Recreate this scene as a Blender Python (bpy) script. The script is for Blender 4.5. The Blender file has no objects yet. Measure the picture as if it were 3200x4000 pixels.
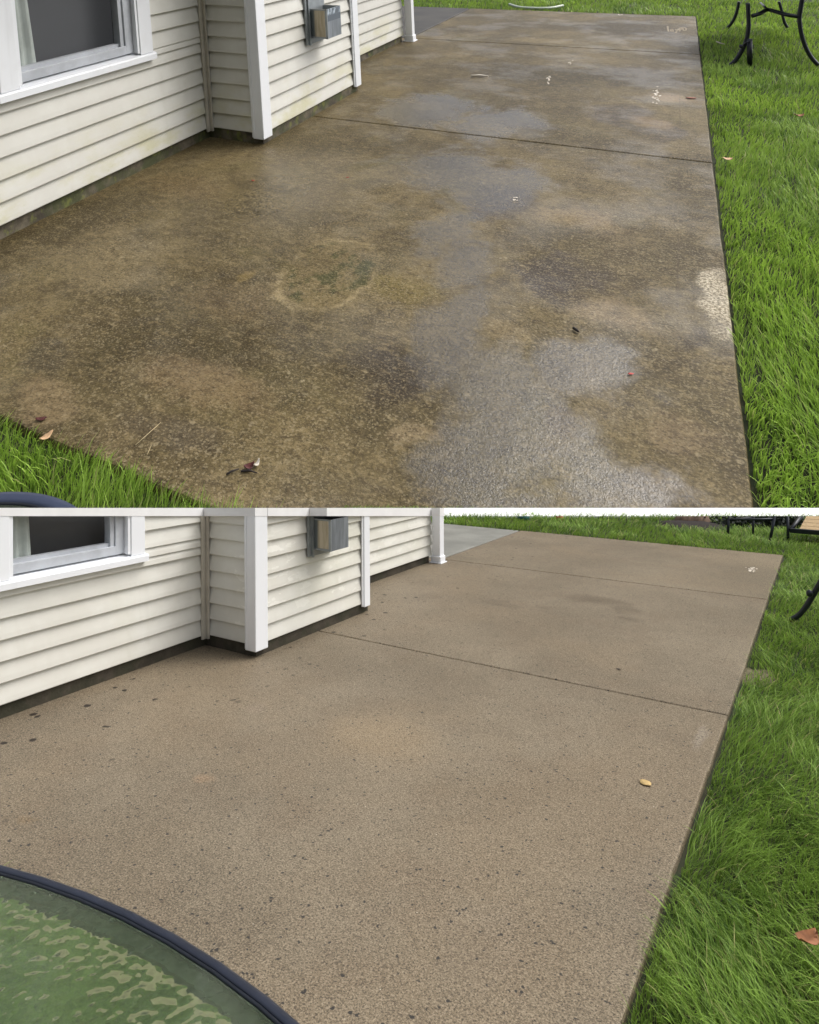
import bpy, bmesh, math, random
import numpy as np
from mathutils import Matrix, Vector

random.seed(7); rng = np.random.default_rng(7)
SC = bpy.context.scene
COL = SC.collection

# ------------------------------------------------------------------ calibration
F, PY = 2900.0, 800.0                       # focal length and principal row in photo pixels (3200 x 4000)
def ray(x, y): return np.array([x - 1600.0, y - PY, F])
def unit(v): return v / np.linalg.norm(v)
CAM_H = 1.55

# ground normals of the two terraces in camera axes (x right, y down, z forward)
class Terrace:
    """One terrace: local metres (a across the patio, b along the house, z up)."""
    def __init__(s, vd, vc, vv, origin, scale, cut):
        s.d = unit(ray(*vd)); s.c = unit(ray(*vc))
        s.v = unit(np.array(vv, float)) if len(vv) == 3 else unit(ray(*vv))
        if s.v[1] > 0: s.v = -s.v
        n = unit(np.cross(s.d, s.c)); s.n = n if n[1] > 0 else -n
        if s.c[0] < 0: s.c = -s.c
        s.scale = scale; s.cut = cut
        s.o = s.g3(*origin)
        s.M = np.stack([s.c, s.d, s.v], 1); s.Mi = np.linalg.inv(s.M)
    def g3(s, x, y):
        r = ray(x, y); return r * (CAM_H / (s.n @ r))
    def g(s, x, y): return (s.Mi @ (s.g3(x, y) - s.o))[:2]
    def plane(s, x, y, axis, val):
        r = ray(x, y); A = s.Mi[axis]; t = (val + A @ s.o) / (A @ r); return s.Mi @ (r * t - s.o)
    def world(s, p):
        p = np.asarray(p, float)
        X = (s.o + p @ s.M.T) * s.scale
        return X @ R.T + CAMLOC
    def local(s, w):
        X = (np.asarray(w, float) - CAMLOC) @ R
        return (X / s.scale - s.o) @ s.Mi.T

U = Terrace((2665, -372), (-4200, -180), (2950, 30300), (1031, 567), 6.3, False)
L = Terrace((3242, 1636), (-2900, 1610), (.005, 1, 0), (1000, 2570), 1.0, True)
up = -L.n; fw = unit(np.array([0, 0, 1.]) - up * up[2]); rt = np.cross(fw, up)
R = np.stack([rt, fw, up])                  # camera axes -> world
CAMLOC = np.array([0, 0, CAM_H])

# ------------------------------------------------------------------ camera
cd = bpy.data.cameras.new('camera'); cam = bpy.data.objects.new('camera', cd); COL.objects.link(cam)
cd.sensor_fit = 'VERTICAL'; cd.sensor_height = 36.0; cd.lens = 36.0 * F / 4000.0
cd.shift_y = -(2000.0 - PY) / 4000.0
cd.clip_start = 0.05; cd.clip_end = 1000
m = np.eye(4); m[:3, 0] = R @ [1, 0, 0]; m[:3, 1] = R @ [0, -1, 0]; m[:3, 2] = R @ [0, 0, -1]; m[:3, 3] = CAMLOC
cam.matrix_world = Matrix(m.tolist())
SC.camera = cam

# ------------------------------------------------------------------ sky, sun, exposure
SUN_EL, SUN_AZ = math.radians(58), math.radians(98)     # azimuth from +Y towards +X
wd = bpy.data.worlds.new('World'); SC.world = wd; wd.use_nodes = True
nt = wd.node_tree; nt.nodes.clear()
sky = nt.nodes.new('ShaderNodeTexSky'); sky.sky_type = 'NISHITA'; sky.sun_disc = False
sky.sun_elevation = SUN_EL; sky.sun_rotation = SUN_AZ; sky.air_density = 1.0; sky.dust_density = 6.0; sky.ozone_density = 1.0
hs = nt.nodes.new('ShaderNodeHueSaturation'); hs.inputs['Saturation'].default_value = 0.35
bg = nt.nodes.new('ShaderNodeBackground'); bg.inputs['Strength'].default_value = 0.14
wo = nt.nodes.new('ShaderNodeOutputWorld')
nt.links.new(sky.outputs[0], hs.inputs['Color']); nt.links.new(hs.outputs[0], bg.inputs['Color']); nt.links.new(bg.outputs[0], wo.inputs['Surface'])
sl = bpy.data.lights.new('sun', 'SUN'); sl.energy = 0.8; sl.angle = math.radians(50); sl.color = (1, .985, .955)
so = bpy.data.objects.new('sun', sl); COL.objects.link(so)
sv = Vector((math.sin(SUN_AZ) * math.cos(SUN_EL), math.cos(SUN_AZ) * math.cos(SUN_EL), math.sin(SUN_EL)))
so.rotation_euler = sv.to_track_quat('Z', 'Y').to_euler(); so.location = (0, 0, 40)
SC.view_settings.view_transform = 'Standard'; SC.view_settings.look = 'None'
SC.view_settings.exposure = 0.5; SC.view_settings.gamma = 1.0
SC.cycles.use_denoising = True
SC.cycles.max_bounces = 6; SC.cycles.diffuse_bounces = 2; SC.cycles.glossy_bounces = 3; SC.cycles.transmission_bounces = 5; SC.cycles.transparent_max_bounces = 6
SC.cycles.use_adaptive_sampling = True; SC.cycles.adaptive_threshold = .02

# ------------------------------------------------------------------ material helper
def srgb(r, g, b):
    f = lambda c: (c / 255 / 12.92) if c <= 10 else ((c / 255 + .055) / 1.055) ** 2.4
    return (f(r), f(g), f(b))
class Mat:
    def __init__(s, name, rough=.6, spec=.5):
        s.m = bpy.data.materials.new(name); s.m.use_nodes = True
        s.t = s.m.node_tree; s.t.nodes.clear()
        s.out = s.t.nodes.new('ShaderNodeOutputMaterial'); s.p = s.t.nodes.new('ShaderNodeBsdfPrincipled')
        s.t.links.new(s.p.outputs[0], s.out.inputs['Surface'])
        s.set('Roughness', rough); s.set('Specular IOR Level', spec)
        at = s.t.nodes.new('ShaderNodeAttribute'); at.attribute_name = 'loc'; s.loc = at.outputs['Vector']
    def n(s, typ, **kw):
        x = s.t.nodes.new(typ)
        for k, v in kw.items(): setattr(x, k, v)
        return x
    def link(s, src, dst):
        if hasattr(src, 'is_output'): s.t.links.new(src, dst)
        else:
            if isinstance(src, (tuple, list)) and dst.type == 'RGBA' and len(src) == 3: src = (*src, 1)
            dst.default_value = src
    def set(s, name, v): s.link(v, s.p.inputs[name])
    def math(s, op, a, b=0.0, c=None, clamp=False):
        x = s.n('ShaderNodeMath', operation=op, use_clamp=clamp)
        s.link(a, x.inputs[0]); s.link(b, x.inputs[1])
        if c is not None: s.link(c, x.inputs[2])
        return x.outputs[0]
    def scale(s, sx, sy=None, sz=None, loc=(0, 0, 0), rot=0.0, vec=None):
        x = s.n('ShaderNodeMapping'); x.inputs['Location'].default_value = loc
        x.inputs['Rotation'].default_value = (0, 0, rot)
        x.inputs['Scale'].default_value = (sx, sx if sy is None else sy, sx if sz is None else sz)
        s.link(vec if vec is not None else s.loc, x.inputs['Vector']); return x.outputs[0]
    def noise(s, sc, detail=4, rough=.55, dist=0.0, vec=None, lo=None, hi=None, color=False):
        x = s.n('ShaderNodeTexNoise'); s.link(vec if vec is not None else s.loc, x.inputs['Vector'])
        x.inputs['Scale'].default_value = sc; x.inputs['Detail'].default_value = detail
        x.inputs['Roughness'].default_value = rough; x.inputs['Distortion'].default_value = dist
        if color: return x.outputs['Color']
        return x.outputs['Fac'] if lo is None else s.ramp(x.outputs['Fac'], lo, hi)
    def vor(s, sc, feat='F1', vec=None, out='Distance', rnd=1.0):
        x = s.n('ShaderNodeTexVoronoi', feature=feat); s.link(vec if vec is not None else s.loc, x.inputs['Vector'])
        x.inputs['Scale'].default_value = sc; x.inputs['Randomness'].default_value = rnd
        return x.outputs[out]
    def ramp(s, v, lo, hi, a=0.0, b=1.0):
        x = s.n('ShaderNodeMapRange', interpolation_type='SMOOTHSTEP')
        s.link(v, x.inputs['Value'])
        for k, q in (('From Min', lo), ('From Max', hi), ('To Min', a), ('To Max', b)): x.inputs[k].default_value = q
        return x.outputs['Result']
    def mix(s, f, a, b, mode='MIX'):
        x = s.n('ShaderNodeMix', data_type='RGBA', blend_type=mode)
        s.link(f, x.inputs[0]); s.link(a, x.inputs[6]); s.link(b, x.inputs[7]); return x.outputs[2]
    def fmix(s, f, a, b):
        x = s.n('ShaderNodeMix', data_type='FLOAT')
        s.link(f, x.inputs[0]); s.link(a, x.inputs[2]); s.link(b, x.inputs[3]); return x.outputs[0]
    def bump(s, h, strength=.5, dist=.01, normal=None):
        x = s.n('ShaderNodeBump'); x.inputs['Strength'].default_value = strength; x.inputs['Distance'].default_value = dist
        s.link(h, x.inputs['Height'])
        if normal is not None: s.link(normal, x.inputs['Normal'])
        return x.outputs['Normal']
    def warp(s, sc, amt, vec=None):
        c = s.noise(sc, 3, color=True, vec=vec)
        x = s.n('ShaderNodeVectorMath', operation='MULTIPLY_ADD')
        s.link(c, x.inputs[0]); x.inputs[1].default_value = (amt, amt, 0)
        y = s.n('ShaderNodeVectorMath', operation='SUBTRACT'); y.inputs[1].default_value = (amt / 2, amt / 2, 0)
        s.link(vec if vec is not None else s.loc, y.inputs[0]); s.link(y.outputs[0], x.inputs[2]); return x.outputs[0]
    def blob(s, vec, c, r, soft=.5):
        """1 inside an ellipse with local centre c and radii r, fading over the outer 'soft' share."""
        v = s.scale(1 / r[0], 1 / r[1], 0.0, (-c[0] / r[0], -c[1] / r[1], 0), vec=vec)
        x = s.n('ShaderNodeVectorMath', operation='LENGTH'); s.link(v, x.inputs[0])
        return s.ramp(x.outputs['Value'], 1.0 + soft * .3, 1.0 - soft, 0.0, 1.0)
    def sep(s, vec=None):
        x = s.n('ShaderNodeSeparateXYZ'); s.link(vec if vec is not None else s.loc, x.inputs[0]); return x.outputs

def px_blob(W, x, y, rx, ry):
    """ellipse centre and radii on the ground from a photo position and half sizes"""
    c = W.g(x, y); a = W.g(x + rx, y) - W.g(x - rx, y); b = W.g(x, y - ry) - W.g(x, y + ry)
    return c, (max(abs(a[0]), abs(b[0])) * .5, max(abs(a[1]), abs(b[1])) * .5)

# ---- materials
def mat_siding(name, W, dirt):
    k = Mat(name, .42, .4)
    fine = k.noise(3.0, 5, .6)
    col = k.mix(k.ramp(fine, .35, .7), srgb(209, 207, 198), srgb(218, 217, 209))
    x, y, z = k.sep()
    if dirt:
        low = k.ramp(z, .55, .05)
        g = k.math('MULTIPLY', k.noise(2.2, 6, .65, vec=k.scale(1, 1, 2.5), lo=.42, hi=.68), low)
        g = k.math('MULTIPLY', g, .75)
        col = k.mix(g, col, srgb(196, 192, 150))
        sp = k.math('MULTIPLY', k.noise(60, 4, .7, lo=.58, hi=.75), k.math('MULTIPLY', g, .8))
        col = k.mix(sp, col, srgb(150, 146, 100))
    else:
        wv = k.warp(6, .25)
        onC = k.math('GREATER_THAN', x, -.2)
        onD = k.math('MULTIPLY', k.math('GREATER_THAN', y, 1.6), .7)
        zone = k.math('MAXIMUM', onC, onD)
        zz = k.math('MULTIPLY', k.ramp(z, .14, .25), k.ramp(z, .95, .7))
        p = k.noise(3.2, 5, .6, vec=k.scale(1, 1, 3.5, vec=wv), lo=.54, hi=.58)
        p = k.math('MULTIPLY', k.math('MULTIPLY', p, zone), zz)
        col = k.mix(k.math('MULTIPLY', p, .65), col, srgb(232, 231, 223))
        col = k.mix(k.math('MULTIPLY', k.noise(1.1, 4, lo=.45, hi=.7), .35), col, srgb(206, 205, 186))
    st = k.noise(5, 4, .6, vec=k.scale(1, 1, .12), lo=.55, hi=.8)
    col = k.mix(k.math('MULTIPLY', st, .18), col, srgb(170, 165, 145))
    k.set('Base Color', col)
    h = k.noise(40, 3, vec=k.scale(.25, .25, 2.2))
    k.set('Normal', k.bump(h, .12, .002 * W.scale)); return k.m
def mat_white(name, W, dirty=.25):
    k = Mat(name, .35, .5)
    n = k.noise(4, 6, .65, lo=.5, hi=.8)
    st = k.noise(8, 4, .6, vec=k.scale(1, 1, .15), lo=.55, hi=.8)
    col = k.mix(k.math('MULTIPLY', k.math('MAXIMUM', n, st), dirty), (.84, .86, .89), (.56, .57, .57))
    k.set('Base Color', col); k.set('Normal', k.bump(k.noise(30, 3), .05, .002 * W.scale)); return k.m
def mat_plain(name, c, rough=.6, var=.25, sc=20, W=None, metal=0.0, bump=.2, c2=None, stretch=None):
    k = Mat(name, rough); vec = k.scale(*stretch) if stretch else k.loc
    n = k.noise(sc, 5, .6, vec=vec)
    c2 = c2 or tuple(q * (1 - var) for q in c)
    k.set('Base Color', k.mix(k.ramp(n, .35, .68), c, c2)); k.set('Metallic', metal)
    s = W.scale if W else 1.0
    k.set('Normal', k.bump(n, bump, .004 * s)); return k.m
def mat_foundation(name, W, moss):
    k = Mat(name, .8, .3); n = k.noise(7, 6, .65)
    col = k.mix(k.ramp(n, .35, .65), srgb(70, 64, 54) if moss else srgb(58, 53, 45), srgb(112, 104, 88) if moss else srgb(76, 70, 60))
    col = k.mix(k.math('MULTIPLY', k.noise(4.5, 5, .6, lo=.45, hi=.6), .8 if moss else .5), col, srgb(70, 76, 46) if moss else srgb(50, 54, 38))
    if moss: col = k.mix(k.math('MULTIPLY', k.noise(11, 5, .6, lo=.55, hi=.68), .7), col, srgb(118, 122, 62))
    k.set('Base Color', col); k.set('Normal', k.bump(k.noise(60, 5), .6, .006 * W.scale)); return k.m

def mat_patio_stained(W):
    k = Mat('stained_wet_concrete', .5, .5)
    w1 = k.warp(2.0, .35); w2 = k.warp(9, .10, vec=w1)
    big = k.noise(.75, 4, .6, vec=w1); mid = k.noise(3.6, 5, .62); fine = k.noise(78, 3, .78); grit = k.noise(170, 2, .7); streak = k.noise(26, 3, .7, vec=k.scale(.6, 1, 1))
    col = k.mix(k.ramp(big, .34, .66), srgb(70, 61, 38), srgb(112, 98, 66))
    col = k.mix(k.math('MULTIPLY', k.ramp(mid, .44, .62), .55), col, srgb(60, 50, 30))
    col = k.mix(k.math('MULTIPLY', k.noise(2.1, 6, .7, dist=.4, lo=.50, hi=.66), .42), col, srgb(126, 111, 80))
    col = k.mix(k.math('MULTIPLY', k.noise(1.6, 5, .6, dist=.6, lo=.52, hi=.72), .5), col, srgb(96, 88, 52))
    P = lambda x, y, rx, ry: px_blob(W, x, y, rx, ry)
    rag = k.math('MULTIPLY', k.math('SUBTRACT', k.noise(4.2, 6, .72), .5), 1.5)
    def stain(col, x, y, rx, ry, c, a, soft=1.0, vec=None):
        f = k.ramp(k.math('ADD', k.blob(w1, *P(x, y, rx * 1.1, ry * 1.1), 1.0), rag), .28, .85)
        return k.mix(k.math('MULTIPLY', f, a), col, c)
    pale = srgb(176, 155, 115); dark = srgb(50, 40, 26); slate = srgb(66, 59, 54)
    # pale dry ground along the left and the bottom
    col = stain(col, 420, 1010, 420, 200, srgb(134, 120, 90), .45)
    col = stain(col, 200, 1560, 260, 120, srgb(134, 115, 86), .5)
    col = stain(col, 820, 1500, 420, 150, srgb(146, 122, 90), .35)
    # dark grime
    for q in ((2190, 1095, 330, 130, slate, .9), (1960, 790, 230, 110, slate, .8), (2416, 445, 170, 60, slate, .75), (2600, 520, 150, 45, slate, .7),
              (170, 1400, 240, 130, srgb(72, 64, 48), .75), (1500, 1440, 260, 170, dark, .9), (640, 1690, 330, 110, srgb(80, 70, 56), .55),
              (1700, 1200, 110, 110, srgb(92, 78, 40), .6), (2120, 290, 420, 60, srgb(52, 45, 26), .9), (2500, 300, 300, 60, srgb(52, 44, 28), .85),
              (2480, 110, 330, 50, srgb(50, 43, 28), .9), (2050, 95, 330, 30, srgb(66, 57, 36), .6), (2690, 1320, 60, 90, dark, .6),
              (2200, 1640, 120, 90, srgb(84, 66, 42), .5), (2620, 1900, 200, 90, srgb(98, 82, 56), .4), (2350, 900, 200, 90, srgb(108, 92, 66), .4),
              (700, 720, 330, 70, srgb(104, 86, 54), .5), (1250, 760, 140, 90, srgb(92, 80, 58), .5), (900, 1180, 330, 120, srgb(98, 80, 52), .4)):
        col = stain(col, *q)
    # yellow algae and pale spots
    col = stain(col, 1610, 1120, 190, 90, srgb(112, 98, 46), .5); col = stain(col, 950, 1085, 50, 40, srgb(140, 118, 66), .45)
    col = stain(col, 1600, 1710, 120, 70, srgb(160, 140, 108), .4); col = stain(col, 1990, 1275, 110, 60, srgb(150, 132, 100), .35)  # wet sheen painted into the colour as two pale patches
    col = stain(col, 2240, 860, 230, 60, srgb(152, 130, 92), .4); col = stain(col, 2420, 1250, 260, 90, srgb(150, 130, 98), .45)
    col = stain(col, 2700, 1690, 150, 90, srgb(140, 120, 92), .35); col = stain(col, 2530, 480, 130, 30, srgb(140, 116, 80), .5)
    col = stain(col, 2640, 382, 110, 22, srgb(148, 122, 84), .6); col = stain(col, 2120, 160, 200, 16, srgb(138, 122, 86), .6, .3)
    # ring left by a planter: pale rim, green moss inside
    cx, cy = W.g(1290, 1062); ra = .255; rb = .345
    rot = k.scale(1, 1, 0, (-cx, -cy, 0), vec=w2)
    v = k.scale(1 / ra, 1 / rb, 0, vec=rot); ln = k.n('ShaderNodeVectorMath', operation='LENGTH'); k.link(v, ln.inputs[0]); rr = ln.outputs['Value']
    ring = k.math('MULTIPLY', k.ramp(rr, .88, .96), k.ramp(rr, 1.07, .99)); disc = k.ramp(rr, 1.05, .9)
    col = k.mix(k.math('MULTIPLY', disc, .2), col, srgb(140, 122, 80))
    moss = k.math('MULTIPLY', k.math('MULTIPLY', disc, k.ramp(rr, .98, .8)), k.noise(7.5, 4, .6, lo=.50, hi=.57, vec=k.scale(1.0, .7, 1)))
    col = k.mix(k.math('MULTIPLY', moss, .85), col, srgb(56, 60, 27))
    col = k.mix(k.math('MULTIPLY', k.math('MULTIPLY', ring, k.noise(6, 4, lo=.40, hi=.62)), .42), col, srgb(180, 162, 122))
    # lichen flecks, grit
    lich = k.ramp(k.vor(15, vec=k.warp(14, .04)), .19, .10)
    lich = k.math('MULTIPLY', lich, k.noise(2.4, 4, lo=.46, hi=.62))
    col = k.mix(k.math('MULTIPLY', lich, .45), col, srgb(170, 156, 124))
    col = k.mix(k.math('MULTIPLY', k.ramp(streak, .52, .66), .35), col, srgb(146, 128, 92))
    col = k.mix(k.math('MULTIPLY', k.ramp(streak, .48, .34), .5), col, srgb(56, 45, 28))
    col = k.mix(k.math('MULTIPLY', k.ramp(fine, .52, .68), .4), col, srgb(160, 141, 104))
    col = k.mix(k.math('MULTIPLY', k.ramp(fine, .48, .34), .5), col, srgb(44, 36, 22))
    gs = k.sep(k.vor(150, out='Color'))[0]; gm = k.noise(2.2, 3, lo=.3, hi=.7)
    col = k.mix(k.math('MULTIPLY', k.ramp(gs, .72, .95), k.fmix(gm, .12, .30)), col, srgb(180, 166, 134))
    col = k.mix(k.math('MULTIPLY', k.ramp(gs, .28, .05), k.fmix(gm, .25, .45)), col, srgb(34, 28, 18))
    # bare dry patch on the right edge
    dry = k.math('MULTIPLY', k.ramp(k.math('ADD', k.blob(k.warp(5, .14), *P(2805, 1160, 110, 180), 1.0), k.math('MULTIPLY', rag, 1.2)), .25, .8), k.fmix(k.ramp(fine, .40, .58), .45, 1.0))
    col = k.mix(k.math('MULTIPLY', dry, .9), col, k.mix(k.ramp(fine, .35, .65), srgb(130, 118, 94), srgb(214, 203, 180)))
    # tooled edge line
    x, y, z = k.sep()
    xo = k.math('ADD', x, k.math('MULTIPLY', k.noise(2, 2), .02))
    edge = k.math('MULTIPLY', k.ramp(k.math('ABSOLUTE', k.math('SUBTRACT', xo, 2.905)), .009, .002), k.noise(1.6, 3, lo=.35, hi=.55))
    col = k.mix(k.math('MULTIPLY', edge, .35), col, srgb(74, 62, 46))
    # standing water: a film in the middle strip with ragged drying edges, damp elsewhere
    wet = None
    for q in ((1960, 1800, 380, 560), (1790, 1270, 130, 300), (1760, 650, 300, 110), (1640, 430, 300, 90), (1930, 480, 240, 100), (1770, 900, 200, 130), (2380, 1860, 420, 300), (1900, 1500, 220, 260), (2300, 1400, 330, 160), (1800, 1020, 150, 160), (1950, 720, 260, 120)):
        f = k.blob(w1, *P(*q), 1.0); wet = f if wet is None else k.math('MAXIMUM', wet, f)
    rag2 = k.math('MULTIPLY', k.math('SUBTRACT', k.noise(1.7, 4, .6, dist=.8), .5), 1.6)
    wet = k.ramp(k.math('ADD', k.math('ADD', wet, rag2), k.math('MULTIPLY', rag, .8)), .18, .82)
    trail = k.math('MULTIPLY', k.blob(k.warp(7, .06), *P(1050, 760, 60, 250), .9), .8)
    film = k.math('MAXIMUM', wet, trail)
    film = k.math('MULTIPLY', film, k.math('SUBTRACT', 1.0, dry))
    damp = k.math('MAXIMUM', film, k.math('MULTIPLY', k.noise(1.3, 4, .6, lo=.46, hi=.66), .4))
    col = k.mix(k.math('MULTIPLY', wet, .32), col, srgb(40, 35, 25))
    k.set('Base Color', col)
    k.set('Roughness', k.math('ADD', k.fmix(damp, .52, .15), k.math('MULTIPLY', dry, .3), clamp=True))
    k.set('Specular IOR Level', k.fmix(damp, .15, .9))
    hgt = k.math('ADD', k.math('MULTIPLY', fine, .6), k.math('MULTIPLY', grit, .3))
    hh = k.math('ADD', hgt, k.math('MULTIPLY', k.noise(18, 2), .5))
    k.set('Normal', k.bump(hh, .5, .009 * W.scale)); return k.m

def mat_patio_clean(W):
    k = Mat('clean_washed_concrete', .62, .4)
    w1 = k.warp(2.0, .3); big = k.noise(.8, 5, .6, vec=w1); fine = k.noise(150, 3, .75); grit = k.noise(300, 2, .7)
    col = k.mix(k.ramp(big, .34, .66), srgb(102, 92, 75), srgb(126, 115, 96))
    col = k.mix(k.math('MULTIPLY', k.noise(2.6, 5, .65, lo=.46, hi=.68), .5), col, srgb(104, 90, 72))
    col = k.mix(k.math('MULTIPLY', k.noise(.55, 4, .6, lo=.45, hi=.65), .35), col, srgb(136, 118, 92))
    P = lambda x, y, rx, ry: px_blob(W, x, y, rx, ry)
    # damp patches that have not dried yet
    wv = k.warp(2.5, .5); damp = None
    for q, a in (((2320, 2345, 190, 24), .75), ((2420, 2385, 120, 22), .6), ((2130, 2375, 60, 10), .5), ((1960, 2355, 120, 12), .4), ((2450, 2420, 90, 14), .5),
                 ((2850, 2230, 220, 60), .35), ((2500, 2160, 300, 30), .3), ((1650, 2330, 140, 20), .25), ((900, 2660, 300, 60), .2), ((1900, 2860, 150, 40), .25)):
        f = k.math('MULTIPLY', k.blob(wv, *P(*q), .8), a); damp = f if damp is None else k.math('MAXIMUM', damp, f)
    col = k.mix(damp, col, srgb(76, 64, 46))
    for q, c, a in (((1500, 2880, 330, 120), srgb(150, 130, 100), .5), ((800, 3040, 60, 30), srgb(150, 124, 96), .6), ((1000, 2770, 50, 30), srgb(146, 130, 114), .3), ((110, 3200, 60, 18), srgb(112, 92, 64), .7),
                    ((2740, 2880, 20, 60), srgb(180, 172, 160), .25)):
        col = k.mix(k.math('MULTIPLY', k.blob(k.warp(8, .12), *P(*q), .7), a), col, c)
    # sand grains, dark chips, a few drips
    col = k.mix(k.math('MULTIPLY', k.ramp(fine, .52, .64), .6), col, srgb(168, 153, 131))
    col = k.mix(k.math('MULTIPLY', k.ramp(fine, .48, .37), .9), col, srgb(52, 44, 36))
    col = k.mix(k.math('MULTIPLY', k.ramp(grit, .46, .34), .6), col, srgb(56, 48, 39))
    gs = k.sep(k.vor(210, out='Color'))[0]
    col = k.mix(k.math('MULTIPLY', k.ramp(gs, .62, .95), .34), col, srgb(168, 154, 130))
    col = k.mix(k.math('MULTIPLY', k.ramp(gs, .34, .04), .5), col, srgb(50, 43, 36))
    chip = k.math('MULTIPLY', k.ramp(k.vor(34, vec=k.warp(60, .02)), .24, .17), k.noise(21, 2, lo=.52, hi=.56))
    col = k.mix(k.math('MULTIPLY', chip, .95), col, srgb(40, 39, 38))
    sp = k.math('MULTIPLY', k.ramp(k.vor(22), .05, .03), k.noise(7, 2, lo=.58, hi=.62))
    col = k.mix(k.math('MULTIPLY', sp, .8), col, srgb(230, 224, 210))
    drip = k.math('MULTIPLY', k.ramp(k.vor(7.5, vec=k.warp(12, .05)), .16, .12), k.noise(3.5, 2, lo=.47, hi=.51))
    x, y, z = k.sep(); drip = k.math('MULTIPLY', drip, k.ramp(x, .8, .1))
    col = k.mix(drip, col, srgb(40, 32, 26))
    edge = k.math('MULTIPLY', k.ramp(k.math('ABSOLUTE', k.math('SUBTRACT', x, 2.76)), .008, .002), k.noise(1.6, 3, lo=.42, hi=.6))
    col = k.mix(k.math('MULTIPLY', edge, .25), col, srgb(84, 72, 58))
    k.set('Base Color', col)
    sheen = k.math('MULTIPLY', k.blob(k.warp(4, .25), *P(1850, 3700, 190, 230), .9), .8)
    sheen = k.math('MAXIMUM', sheen, k.math('MULTIPLY', damp, .6))
    k.set('Roughness', k.fmix(sheen, .62, .28)); k.set('Specular IOR Level', k.fmix(sheen, .35, .7))
    h = k.math('ADD', k.math('MULTIPLY', fine, .7), k.math('MULTIPLY', grit, .4))
    k.set('Normal', k.bump(h, .22, .0025)); return k.m
def mat_pad(name, W, c1, c2, rough):
    k = Mat(name, rough, .5); n = k.noise(1.5, 6, .6); f = k.noise(50, 4, .7)
    col = k.mix(k.ramp(n, .35, .65), c1, c2); col = k.mix(k.math('MULTIPLY', k.ramp(f, .48, .35), .4), col, tuple(q * .5 for q in c1))
    k.set('Base Color', col); k.set('Normal', k.bump(f, .3, .006 * W.scale)); return k.m
def mat_grass(name, dark, light, straw):
    k = Mat(name, .5, .3)
    at = k.n('ShaderNodeAttribute'); at.attribute_name = 'tint'; t = at.outputs['Fac']
    big = k.noise(1.7, 3, .6)
    ap = k.n('ShaderNodeAttribute'); ap.attribute_name = 'tip'
    f = k.math('ADD', k.math('ADD', k.math('MULTIPLY', t, .5), k.math('MULTIPLY', k.ramp(big, .35, .65), .3)), k.math('MULTIPLY', ap.outputs['Fac'], .28))
    col = k.mix(k.ramp(f, .1, .85), dark, light)
    col = k.mix(k.math('MULTIPLY', k.ramp(t, .955, .965), .8), col, straw)
    k.set('Base Color', col)
    tr = k.n('ShaderNodeBsdfTranslucent'); k.link(k.mix(.5, col, light), tr.inputs['Color'])
    mx = k.n('ShaderNodeMixShader'); mx.inputs[0].default_value = .35
    k.t.links.new(k.p.outputs[0], mx.inputs[1]); k.t.links.new(tr.outputs[0], mx.inputs[2]); k.t.links.new(mx.outputs[0], k.out.inputs['Surface'])
    return k.m
def mat_glass(name, W):
    k = Mat(name, .06, .5); k.set('Base Color', (.66, .80, .56)); k.set('Transmission Weight', .96); k.set('IOR', 1.12)
    v = k.vor(58, 'SMOOTH_F1', vec=k.scale(1, .8, 1, vec=k.warp(18, .02)))
    k.set('Normal', k.bump(k.math('ADD', v, k.math('MULTIPLY', k.noise(40, 2), .3)), 1.0, .0045 * W.scale)); k.set('Coat Weight', .35); k.set('Coat Roughness', .05); return k.m
def mat_pane(name):
    k = Mat(name, .03, .5); k.set('Base Color', (1, 1, 1))
    tr = k.n('ShaderNodeBsdfTransparent'); gl = k.n('ShaderNodeBsdfGlossy'); gl.inputs['Roughness'].default_value = .03
    fr = k.n('ShaderNodeFresnel'); fr.inputs['IOR'].default_value = 1.5
    mx = k.n('ShaderNodeMixShader'); ge = k.n('ShaderNodeNewGeometry'); k.link(k.math('MULTIPLY', k.math('MULTIPLY', fr.outputs[0], .6), k.math('SUBTRACT', 1.0, ge.outputs['Backfacing'])), mx.inputs[0])
    k.t.links.new(tr.outputs[0], mx.inputs[1]); k.t.links.new(gl.outputs[0], mx.inputs[2]); k.t.links.new(mx.outputs[0], k.out.inputs['Surface']); return k.m
def mat_shroud_side(name, W):
    k = Mat(name, .38, .5); n = k.noise(9, 4, .6, vec=k.scale(3, 3, .35)); x, y, z = k.sep()
    col = k.mix(k.ramp(n, .4, .65), srgb(166, 154, 130), srgb(196, 186, 164))  # beige reflection of the patio painted into the metal colour
    col = k.mix(k.ramp(x, .075, .05), col, srgb(104, 112, 114))
    k.set('Base Color', col); k.set('Metallic', .25); k.set('Normal', k.bump(n, .1, .003 * W.scale)); return k.m
def mat_shroud_front(name, W, frost):
    k = Mat(name, .4, .5); n = k.noise(6, 5, .6, vec=k.scale(3, 3, .6)); x, y, z = k.sep()
    col = k.mix(k.ramp(n, .35, .65), srgb(112, 118, 124), srgb(138, 144, 150))
    if frost:
        hi = k.math('GREATER_THAN', z, .775)
        col = k.mix(hi, col, srgb(88, 97, 106))
        f = k.math('MULTIPLY', k.math('MULTIPLY', hi, k.ramp(z, .815, .84)), k.noise(38, 3, lo=.5, hi=.56, vec=k.scale(1, 1, .45)))
        col = k.mix(f, col, srgb(176, 188, 198))
    k.set('Base Color', col); k.set('Metallic', .3); k.set('Normal', k.bump(n, .08, .003 * W.scale)); return k.m

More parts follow.
